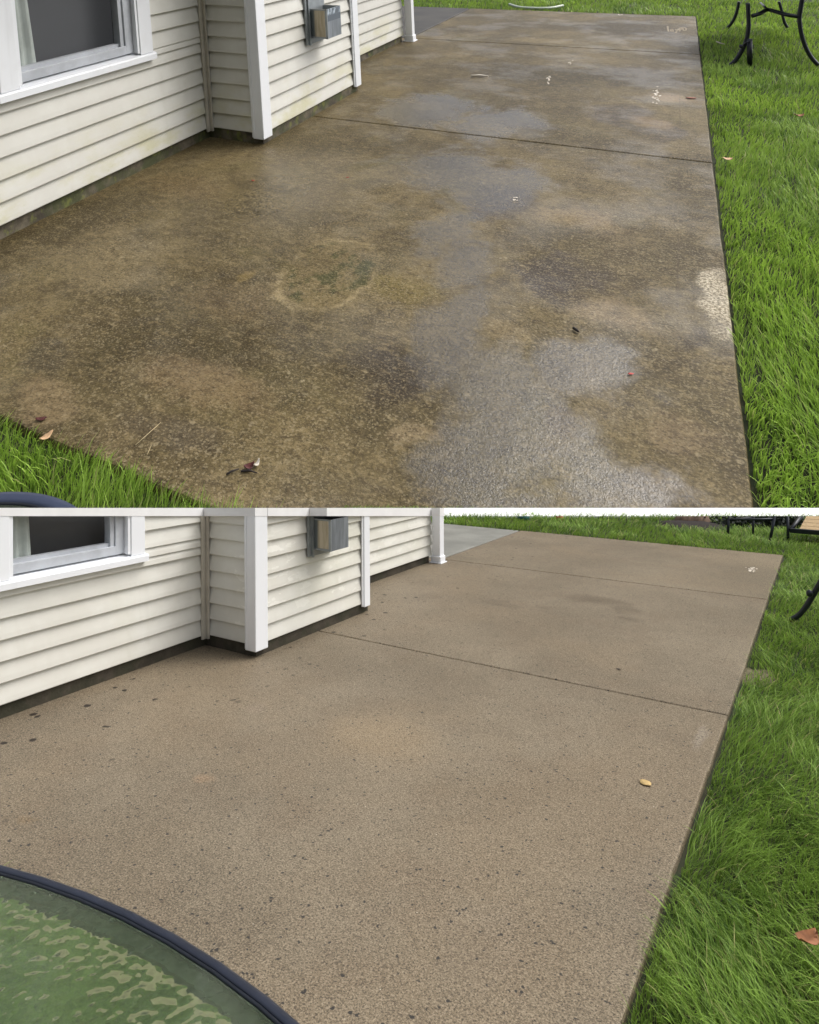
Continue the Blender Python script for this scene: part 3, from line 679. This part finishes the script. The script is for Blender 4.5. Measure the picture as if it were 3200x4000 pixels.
grass(L, 'long_grass', M['lgrass'], [(LA + .015, 4.9, -2.3, .8, 1.0), (LA + .015, 5.6, .8, 6.4, 1.0), (-4.2, 4.9, LF + .012, 12.2, 1.0), (.3, 2.6, -3.0, LN - .01, .8)],
      'long dark green grass laid over in swirls beside the clean patio', LA, [(*L.g(2700, 2046), .60, .55, 1.0), (*L.g(2890, 2046), .42, .45, .8), (*L.g(3050, 2052), .35, .40, .8), (*L.g(2955, 2625), .13, .18, .5), (*L.g(3070, 2205), .08, .15, .5)], hgt=(.06, .115), lean=(.5, 1.15), seed=11, width=.0028)

# ------------------------------------------------------------------ furniture on the upper lawn
def curve(pts, n=6):
    """Catmull-Rom through control points"""
    P = [np.array(p, float) for p in pts]; P = [2 * P[0] - P[1]] + P + [2 * P[-1] - P[-2]]; out = []
    for i in range(1, len(P) - 2):
        for k in range(n):
            t = k / n; p0, p1, p2, p3 = P[i - 1:i + 3]
            out.append(.5 * (2 * p1 + (p2 - p0) * t + (2 * p0 - 5 * p1 + 4 * p2 - p3) * t * t + (3 * p1 - p0 - 3 * p2 + p3) * t ** 3))
    out.append(P[-2]); return out
def upper_table():
    K = M['uiron']; root = empty('cast_metal_table', U, (3.9, 5.6, 0), 'black cast metal table with curved legs on the bright lawn', 'table')
    def leg(pts, r=.021):
        MB().tube(curve(pts), r, 8).build('leg', K, U, root)
    q = lambda x, y, b: U.plane(2200 + x * .5797, y * .5797, 1, b)
    bf, bb = 4.32, 6.9
    f1 = [q(1245, 20, bf), q(1248, 100, bf), q(1250, 180, bf), q(1236, 265, bf), q(1205, 340, bf), q(1160, 410, bf), q(1110, 452, bf)]
    f2 = [q(1612, -10, bf), q(1600, 60, bf), q(1592, 120, bf), q(1602, 210, bf), q(1628, 300, bf), q(1668, 380, bf), q(1720, 440, bf)]
    leg([(p[0], p[1], p[2] + 0) for p in f1], .022); leg(f2, .022)
    leg([q(1185, 10, bb), q(1175, 60, bb), q(1158, 115, bb), q(1132, 160, bb), q(1106, 190, bb)], .020)
    leg([q(1455, 10, bb), q(1470, 60, bb), q(1480, 110, bb), q(1494, 155, bb), q(1512, 186, bb)], .020)
    MB().tube(curve([q(1272, 108, bf), q(1330, 90, bf + .05), q(1375, 66, bf + .25), q(1430, 78, bf + .1), q(1500, 98, bf), q(1585, 112, bf)]), .020, 8).build('stretcher', K, U, root)
    MB().tube([q(1375, 62, bf + .3), q(1330, 20, bb)], .014, 6).build('stretcher', K, U, root)
    MB().tube([q(1256, 262, bf - .02), q(1258, 455, bf - .02)], .027, 12).build('umbrella_tube', K, U, root)
    MB().tube([q(1262, 272, bf - .05), q(1215, 300, bf - .07)], .008, 6).lathe(tuple(q(1200, 312, bf - .07)), [(.002, -.02), (.018, -.015), (.022, 0), (.018, .015), (.002, .02)], 10).build('clamp_knob', K, U, root)
    t = MB(); c = (3.83, 5.55, .71); t.lathe(c, [(.02, -.02), (.56, -.02), (.58, -.01), (.58, .012), (.56, .018), (.02, .018)], 40, False, (1, 2.2)); t.build('table_top', K, U, root)
upper_table()
def round_table(W, name, c, r, z, rim, glass, iron, label, rw=.05, legs=4):
    root = empty(name, W, (c[0], c[1], 0), label, 'table')
    C = np.stack([W.c, W.d], 1); ch = np.linalg.inv(np.linalg.cholesky(C.T @ C).T)
    def ringv(rr, zz, n=96): return [(*(np.array(c) + ch @ (rr * np.array([math.cos(2 * math.pi * j / n), math.sin(2 * math.pi * j / n)]))), zz) for j in range(n)]
    def lathe(prof, n=96):
        vs = sum([ringv(rr, zz, n) for rr, zz in prof], []); k = len(prof)
        return vs, [(i * n + j, i * n + (j + 1) % n, ((i + 1) % k) * n + (j + 1) % n, ((i + 1) % k) * n + j) for i in range(k) for j in range(n)]
    MB().add(*lathe([(r - rw, z - .02), (r - rw, z + .004), (r - rw + rw * .2, z + .006), (r - rw * .5, z + .008), (r - rw * .12, z + .005), (r, z - .002), (r, z - .014), (r - rw * .2, z - .02)]), True).build('rim', rim, W, root)
    MB().add(*lathe([(r - rw - .006, z - .012), (r - rw - .001, z - .012), (r - rw - .001, z + .003), (r - rw - .003, z + .005), (r - rw - .006, z + .003)]), True).build('gasket', iron, W, root)
    n = 96; vs = ringv(r - rw - .008, z + .002) + ringv(r - rw - .008, z - .004)
    MB().add(vs, [tuple(range(n)), tuple(range(2 * n - 1, n - 1, -1))] + [(j, (j + 1) % n, n + (j + 1) % n, n + j) for j in range(n)]).build('glass_top', glass, W, root)
    MB().add(*lathe([(r - rw - .03, z - .022), (r - rw, z - .022), (r - rw, z - .012), (r - rw - .03, z - .012)])).build('rim_shade_band', iron, W, root)  # dark ring added to imitate the shade band inside the rim
    for j in range(legs):
        an = 2 * math.pi * (j + .5) / legs - .35
        p = lambda rr, zz: (*(np.array(c) + ch @ (rr * np.array([math.cos(an), math.sin(an)]))), zz)
        MB().tube(curve([p(r - rw, z - .02), p(r * .80, z * .7), p(r * .72, z * .35), p(r * .9, -.03)]), .018, 8).build('leg', iron, W, root)
def glass_tables():
    z = .75; pts = [(30, 3395), (210, 3440), (375, 3495), (560, 3590), (690, 3670), (850, 3775), (1000, 3870), (1165, 3968)]
    q = np.array([L.plane(*p, 2, z)[:2] for p in pts]); C = np.stack([L.c, L.d], 1); ch = np.linalg.cholesky(C.T @ C).T; mm = q @ ch.T
    sol = np.linalg.lstsq(np.c_[2 * mm, np.ones(len(mm))], (mm ** 2).sum(1), rcond=None)[0]; r = math.sqrt(sol[2] + sol[0] ** 2 + sol[1] ** 2)
    round_table(L, 'glass_patio_table', np.linalg.inv(ch) @ sol[:2], r, z, M['rim'], M['glass'], M['liron'], 'round pebbled glass table with blue-black rim at the clean patio corner', .017)
    round_table(U, 'glass_side_table', (1.66, -3.80), .29, .45, M['urim'], M['uglass'], M['uiron'], 'blue-grey rimmed round table on grass by the stained patio', .03)
glass_tables()

# ------------------------------------------------------------------ far end of the lower lawn
def far_things():
    K = M['liron']
    c = L.g(2690, 2040)
    r_ = np.random.default_rng(5); n = 26
    mb = MB(); c2 = L.g(2700, 2046); vs = []
    for k, (rr, zz) in enumerate(((1.0, -.045), (.8, -.005), (.45, .02), (.12, .03))):
        for j in range(n):
            an = 2 * math.pi * j / n; q = 1 + .12 * r_.normal()
            vs.append((c2[0] + .58 * rr * q * math.cos(an), c2[1] + .58 * rr * q * math.sin(an), zz))
    fs = [(i * n + j, i * n + (j + 1) % n, (i + 1) * n + (j + 1) % n, (i + 1) * n + j) for i in range(3) for j in range(n)] + [tuple(range(3 * n, 4 * n))]
    tag(mb.add(vs, fs, True).build('mulch_bed', M['mulch'], L), 'dark mulch bed around the tree foot on the far lawn', 'mulch bed')
    t = MB(); prof = [(.30, -.05), (.255, .03), (.225, .12), (.205, .3), (.19, .8)]; n = 20; vs = []
    for k, (rr, zz) in enumerate(prof):
        for j in range(n):
            an = 2 * math.pi * j / n; q = rr * (1 + .10 * math.sin(3 * an + 1) * (1 if k < 2 else .4) + .05 * math.sin(7 * an + k))
            vs.append((c[0] + q * math.cos(an), c[1] + .25 + q * math.sin(an), zz))
    t.add(vs, [(i * n + j, i * n + (j + 1) % n, (i + 1) * n + (j + 1) % n, (i + 1) * n + j) for i in range(len(prof) - 1) for j in range(n)], True)
    root = empty('garden_tree', L, (c[0], c[1] + .25, 0), 'brown tree foot flaring into the mulch bed', 'tree'); t.build('trunk', M['bark'], L, root)
    # metal chair
    g = lambda x, y: L.g(x, y)
    ch = empty('metal_chair', L, (*g(2930, 2100), 0), 'black metal chair on the far lawn right of the mulch bed', 'chair')
    for (x, y, xt, rr) in ((2843, 2088, 2850, .022), (2942, 2090, 2944, .017), (3006, 2110, 3032, .026)):
        p = g(x, y); X = L.plane(xt, 1990, 1, p[1]); MB().box(-rr, rr, -rr, rr, 0, 1).v
        MB().tube([(p[0], p[1], -.04), tuple(X)], rr, 4).build('leg', K, L, ch)
    pa = L.plane(2846, 2030, 1, g(2843, 2088)[1]); pb = L.plane(3024, 2028, 1, g(3006, 2110)[1]); pc = L.plane(2944, 2022, 1, g(2942, 2090)[1])
    MB().tube([pa, pb], .016, 4).build('seat_rail', K, L, ch); MB().tube([pa, pc], .014, 4).build('seat_rail', K, L, ch)
    # wooden bench with dark frame
    be = empty('wooden_bench', L, (*g(3100, 2110), 0), 'pale plank bench with black frame at the far right', 'bench')
    p = g(3080, 2111); b0 = p[1]
    X = L.plane(3076, 1990, 1, b0); MB().tube([(p[0], b0, -.04), tuple(X)], .02, 4).build('leg', K, L, be)
    z1 = L.plane(3090, 2072, 1, b0)[2]; a0 = L.plane(3086, 2070, 1, b0)[0]
    MB().box(a0, a0 + 1.5, b0 - .03, b0 + .03, z1 - .03, z1 + .03, .006).build('frame_rail', K, L, be)
    for i in range(5):
        b = b0 + .035 + i * .115; z = z1 + .02 + i * .035
        MB().add([(a0 + .11 + .02 * i, b, z), (a0 + 1.5, b, z), (a0 + 1.5, b + .108, z + .032), (a0 + .11 + .02 * (i + 1), b + .108, z + .032),
                  (a0 + .11 + .02 * i, b, z - .03), (a0 + 1.5, b, z - .03), (a0 + 1.5, b + .108, z + .002), (a0 + .11 + .02 * (i + 1), b + .108, z + .002)],
                 [(0, 1, 2, 3), (7, 6, 5, 4), (0, 4, 5, 1), (1, 5, 6, 2), (2, 6, 7, 3), (3, 7, 4, 0)]).build('plank', M['wood'], L, be)
    MB().tube([(a0, b0, z1), (a0 + .2, b0 + .62, z1 + .25)], .028, 4).build('side_rail', K, L, be)
    MB().tube([(a0 + 1.45, b0, z1), (a0 + 1.45, b0, -.04)], .02, 4).build('leg', K, L, be)
    # dark shrubs behind the chairs
    for i, (x, y, w, nm) in enumerate(((2895, 2050, .7, 'dark low shrub behind the metal chair'), (3056, 2056, .6, 'dark low shrub between metal chair and plank bench'))):
        p = g(x, y); r2 = np.random.default_rng(40 + i); mb = MB()
        for k in range(900):
            q = r2.normal(0, 1, 3) * (w * .32, .16, .10); cpt = np.array([p[0], p[1] + .15, .06]) + q
            if cpt[2] < -.03: cpt[2] = abs(cpt[2])
            u = unit(r2.normal(0, 1, 3)) * .035; v = unit(np.cross(u, r2.normal(0, 1, 3))) * .02
            mb.add([cpt - u, cpt + v, cpt + u, cpt - v], [(0, 1, 2, 3)])
        rt_ = empty('shrub', L, (p[0], p[1] + .15, 0), nm, 'shrub', 'dark shrubs at the far lawn'); mb.build('foliage', M['shrub'], L, rt_)
        MB().tube([(p[0], p[1] + .15, -.05), (p[0] + .02, p[1] + .16, .3)], [.02, .008], 6).build('stem', M['bark'], L, rt_)
    # wire plant supports
    w = MB(); A_ = L.plane(2338, 2036, 1, 7.95); B_ = L.plane(2418, 2043, 1, 7.95)
    for x, y in ((2338, 2050), (2373, 2028), (2419, 2056), (2448, 2048)):
        q0 = L.plane(x, y, 1, 7.95); q1 = L.plane(x, 1990, 1, 7.95); w.tube([q0, q1], .006, 5)
    w.tube([A_, B_], .006, 5); tag(w.build('plant_support', K, L), 'thin black wire plant support on the far lawn', 'plant support')
    for x0, x1, mt, lb in ((2012, 2078, 'teal', 'teal glazed pot at the far edge of the lower lawn'), (2165, 2205, 'orange', 'terracotta red pot at the far edge of the lower lawn')):
        p = g((x0 + x1) / 2, 2026); rr = (L.g(x1, 2026)[0] - L.g(x0, 2026)[0]) * .5
        tag(MB().lathe((p[0], p[1], -.04), [(rr * .7, 0), (rr * .85, .04), (rr, .12), (rr * 1.05, .25), (rr * .9, .26), (rr * .8, .2)], 20).build('plant_pot', M[mt], L), lb, 'pot')
    # table foot entering on the right
    tb = empty('cast_metal_table', L, (3.75, 3.5, 0), 'black cast metal table foot at the right edge of the lower lawn', 'table')
    q = lambda x, y, b=3.12: L.plane(x, y, 1, b)
    MB().tube(curve([q(3085, 2424), q(3118, 2405), q(3150, 2368), q(3185, 2310), q(3230, 2230), q(3270, 2150)]), .022, 8).build('leg', K, L, tb)
    MB().lathe(tuple(q(3163, 2318, 3.08)), [(.004, -.03), (.022, -.02), (.026, 0), (.022, .02), (.004, .03)], 10).build('clamp_knob', K, L, tb)
    e = q(3270, 2150); MB().lathe((e[0] + .42, e[1] + .35, e[2]), [(.02, -.02), (.30, -.02), (.32, 0), (.30, .02), (.02, .02)], 32, False).build('table_top', K, L, tb)
    MB().tube(curve([(e[0] + .3, e[1] + .6, e[2]), (e[0] + .35, e[1] + .75, e[2] * .5), (e[0] + .25, e[1] + 1.0, -.03)]), .022, 8).build('leg', K, L, tb)
    MB().tube(curve([(e[0] + .6, e[1] + .3, e[2]), (e[0] + .7, e[1] + .25, e[2] * .5), (e[0] + 1.0, e[1] + .1, -.03)]), .022, 8).build('leg', K, L, tb)
M['shrub'] = mat_plain('dark_evergreen', srgb(26, 36, 22), .6, .4, 30, L, 0, .1)
far_things()

# ------------------------------------------------------------------ small things lying about
def leaf(W, x, y, ln, wd, rot, mat, name, label, cat='leaf', z=.004, curl=.25, group=None, n=7):
    c = W.g(x, y); ca, sa = math.cos(rot), math.sin(rot); top = []; r = random.Random(hash((x, y)) & 0xffff)
    rows = []
    for i in range(n + 1):
        t = i / n; w = wd * (math.sin(math.pi * min(1, t * .92 + .06)) ** .8) * r.uniform(.82, 1.12) * .5
        u = (t - .5) * ln; zz = z + curl * ln * (.5 * (2 * t - 1) ** 2) + r.uniform(0, .002)
        for s in (-1, 0, 1):
            vv = s * w; rows.append((c[0] + u * ca - vv * sa, c[1] + u * sa + vv * ca, zz + abs(s) * curl * wd * .35))
    m_ = len(rows); vs = rows + [(p[0], p[1], p[2] - .0012) for p in rows]; fs = []
    for i in range(n):
        for s in (0, 1):
            a = i * 3 + s; fs += [(a, a + 1, a + 4, a + 3), (m_ + a + 3, m_ + a + 4, m_ + a + 1, m_ + a)]
        for s in (0, 2):
            a = i * 3 + s; fs.append((a, a + 3, m_ + a + 3, m_ + a))
    fs += [(0, 1, m_ + 1, m_), (1, 2, m_ + 2, m_ + 1), (n * 3, n * 3 + 1, m_ + n * 3 + 1, m_ + n * 3), (n * 3 + 1, n * 3 + 2, m_ + n * 3 + 2, m_ + n * 3 + 1)]
    return tag(MB().add(vs, fs, True).build(name, M[mat], W), label, cat, group)
def stick(W, pts, rad, mat, name, label, cat='twig', group=None, z=.004):
    q = [(*W.g(*p), z + rad) for p in pts]
    return tag(MB().tube(q, [rad] * (len(q) - 1) + [rad * .5], 6).build(name, M[mat], W), label, cat, group)
leaf(U, 162, 1643, .040, .02, .6, 'leafred', 'fallen_leaf', 'dark maroon leaf on stained patio near the lower left grass')
leaf(U, 186, 1742, .05, .024, 1.4, 'leaftan', 'fallen_leaf', 'pale tan leaf lying in the lower left corner grass', z=.03)
leaf(U, 3122, 481, .075, .05, .3, 'leafbrown', 'fallen_leaf', 'orange brown leaf on the bright lawn at right', z=.05, curl=.4)
leaf(U, 2843, 655, .06, .045, .2, 'leaftan', 'fallen_leaf', 'cream curled leaf on bright lawn beside the patio joint', z=.05, curl=.3)
leaf(U, 2701, 385, .09, .06, .1, 'leafrust', 'fallen_leaf', 'reddish leaf flat on stained patio near the right edge', curl=.05)
leaf(U, 975, 1832, .036, .026, .9, 'leafred', 'fallen_leaf', 'crumpled reddish leaf in the debris near the bottom', curl=.5)
leaf(U, 1004, 1822, .03, .014, 1.5, 'petal', 'fallen_petal', 'white petal standing at the end of the debris', 'petal', curl=.6)
stick(U, [(885, 1862), (905, 1850), (935, 1840)], .003, 'twig', 'fallen_twig', 'dark chunky twig in debris left of the reddish leaf')
stick(U, [(942, 1850), (975, 1846), (1005, 1856)], .003, 'twig', 'fallen_twig', 'thin dark twig in debris below the reddish leaf')
stick(U, [(530, 1745), (580, 1700), (630, 1655)], .0013, 'straw', 'straw_stem', 'long pale straw stem lying on patio near lower left grass', 'straw')
stick(U, [(576, 1782), (592, 1745)], .0012, 'straw', 'straw_stem', 'short upright straw piece beside the long pale stem', 'straw')
stick(U, [(2240, 1290), (2252, 1298), (2262, 1306)], .006, 'twig', 'fallen_twig', 'short black twig in the middle of the stained patio')
stick(U, [(1840, 303), (1878, 301), (1908, 304)], .012, 'petal', 'wood_sliver', 'white sliver of wood on the wet patio middle section', 'sliver')
stick(U, [(2800, 186), (2815, 192), (2832, 196)], .008, 'petal', 'straw_stem', 'pale stalk on bright lawn near the metal table', 'straw', z=.06)
for (x, y, lb) in ((989, 708, 'tiny red scrap on stained patio below the white corner post'), (1358, 695, 'tiny red scrap on stained patio near the middle top'), (2465, 1465, 'small pink red scrap on the stained patio right half')):
    leaf(U, x, y, .022, .010, .5, 'red', 'red_scrap', lb, 'scrap', curl=.1, n=4)
# chalk writing and white marks on the far sections
def strokes(W, polys, rad, name, label, cat, mat='chalk'):
    mb = MB()
    for pl in polys:
        q = [W.g(*p) for p in pl]
        for i in range(len(q) - 1):
            d = q[i + 1] - q[i]; nrm = np.array([-d[1], d[0]]) / (np.linalg.norm(d) + 1e-9) * rad; e = d * .08
            vs = [(*(q[i] - nrm - e), .0012), (*(q[i + 1] - nrm + e), .0012), (*(q[i + 1] + nrm + e), .0012), (*(q[i] + nrm - e), .0012)]
            vs += [(v[0], v[1], .0028) for v in vs]
            mb.add(vs, [(4, 5, 6, 7), (0, 1, 5, 4), (1, 2, 6, 5), (2, 3, 7, 6), (3, 0, 4, 7)])
    return tag(mb.build(name, M[mat], W), label, cat)
c3 = lambda x, y: (2200 + x * .5797, y * .5797)
strokes(U, [[c3(704, 178), c3(706, 198), c3(712, 214)], [c3(730, 214), c3(724, 202), c3(734, 196), c3(742, 204), c3(740, 214), c3(748, 216)], [c3(758, 198), c3(766, 210), c3(776, 196)], [c3(768, 208), c3(758, 224)],
            [c3(784, 212), c3(786, 190), c3(800, 186), c3(798, 198), c3(788, 202)], [c3(812, 206), c3(806, 194), c3(818, 186), c3(830, 192), c3(826, 206), c3(812, 208)]], .012, 'chalk_writing', 'faint white chalk scrawl in the far right patio corner', 'chalk mark')
def splat(W, x, y, rx, ry, n, seed, name, label, cat, mat='petal', sz=.010):
    r = np.random.default_rng(seed); mb = MB()
    for i in range(n):
        t = r.normal(0, .45, 2); c = W.g(x + rx * t[0], y + ry * t[1]); s_ = sz * r.uniform(.4, 1.5); k = 7
        vs = [(c[0] + s_ * q * math.cos(2 * math.pi * j / k), c[1] + 1.6 * s_ * q * math.sin(2 * math.pi * j / k), .001) for j in range(k) for q in [r.uniform(.6, 1.3)]]
        vs = vs + [(v[0], v[1], .003) for v in vs]
        mb.add(vs, [tuple(range(k, 2 * k))] + [(j, (j + 1) % k, k + (j + 1) % k, k + j) for j in range(k)])
    return tag(mb.build(name, M[mat], W), label, None, None, 'stuff')
splat(U, 2566, 372, 26, 34, 34, 1, 'white_splatter', 'white chalky splatter on the middle section near the right edge', 'splatter', sz=.008)
splat(U, 2142, 312, 10, 20, 18, 2, 'white_splatter', 'small white splatter in the middle of the middle section', 'splatter', sz=.007)
splat(U, 2228, 246, 10, 8, 7, 3, 'white_splatter', 'white specks above the small splatter on the middle section', 'splatter', sz=.007)
splat(U, 2420, 58, 10, 4, 8, 4, 'white_splatter', 'white specks on the far section near the lawn', 'splatter', sz=.010)
splat(U, 2014, 780, 14, 12, 9, 5, 'white_splatter', 'pale specks on the slate coloured stain of the near section', 'splatter', sz=.005)
splat(L, 2934, 2226, 20, 11, 26, 6, 'white_splatter', 'white splatter on the far corner of the clean patio', 'splatter', sz=.009)
# hose at the back of the upper lawn
tag(MB().tube(curve([(*U.g(1990, 24), .03), (*U.g(2030, 33), .02), (*U.g(2090, 37), .02), (*U.g(2150, 36), .02), (*U.g(2200, 29), .03)]), .022, 8).build('garden_hose', M['hose'], U), 'pale green garden hose curving behind the stained patio', 'hose')
# lower terrace
leaf(L, 2523, 3062, .058, .052, -.6, 'leafyellow', 'fallen_leaf', 'yellow tan leaf flat on the clean patio', curl=.05)
leaf(L, 3155, 3755, .085, .06, 1.0, 'leafbrown', 'fallen_leaf', 'red brown leaf in the long grass at lower right', z=.06, curl=.4)
leaf(L, 2010, 2074, .03, .02, .2, 'twig', 'pebble', 'tiny dark pebble at the far corner of the clean patio', 'pebble', curl=.1, n=4)
leaf(L, 2418, 2617, .035, .018, .1, 'twig', 'bark_chip', 'small dark chip on the middle of the clean patio', 'chip', curl=.2, n=4)
for i, (x, y, rx, ry) in enumerate(((2955, 2625, .13, .20), (3070, 2205, .07, .16))):
    c = L.g(x, y); n = 18; r = np.random.default_rng(60 + i); mb = MB(); vs = []
    for rr, zz in ((1, -.033), (.7, -.028), (.3, -.026)):
        vs += [(c[0] + rr * rx * math.cos(2 * math.pi * j / n) * r.uniform(.8, 1.2), c[1] + rr * ry * math.sin(2 * math.pi * j / n) * r.uniform(.8, 1.2), zz) for j in range(n)]
    mb.add(vs, [(k * n + j, k * n + (j + 1) % n, (k + 1) * n + (j + 1) % n, (k + 1) * n + j) for k in range(2) for j in range(n)] + [tuple(range(2 * n, 3 * n))], True)
    tag(mb.build('bare_soil_patch', M['sand'], L), ('bare sandy soil beside the clean patio at the near joint', 'bare sandy soil at the far right corner of the clean patio')[i], None, None, 'structure')

for o in bpy.data.objects:
    if '_org' in o: del o['_org']
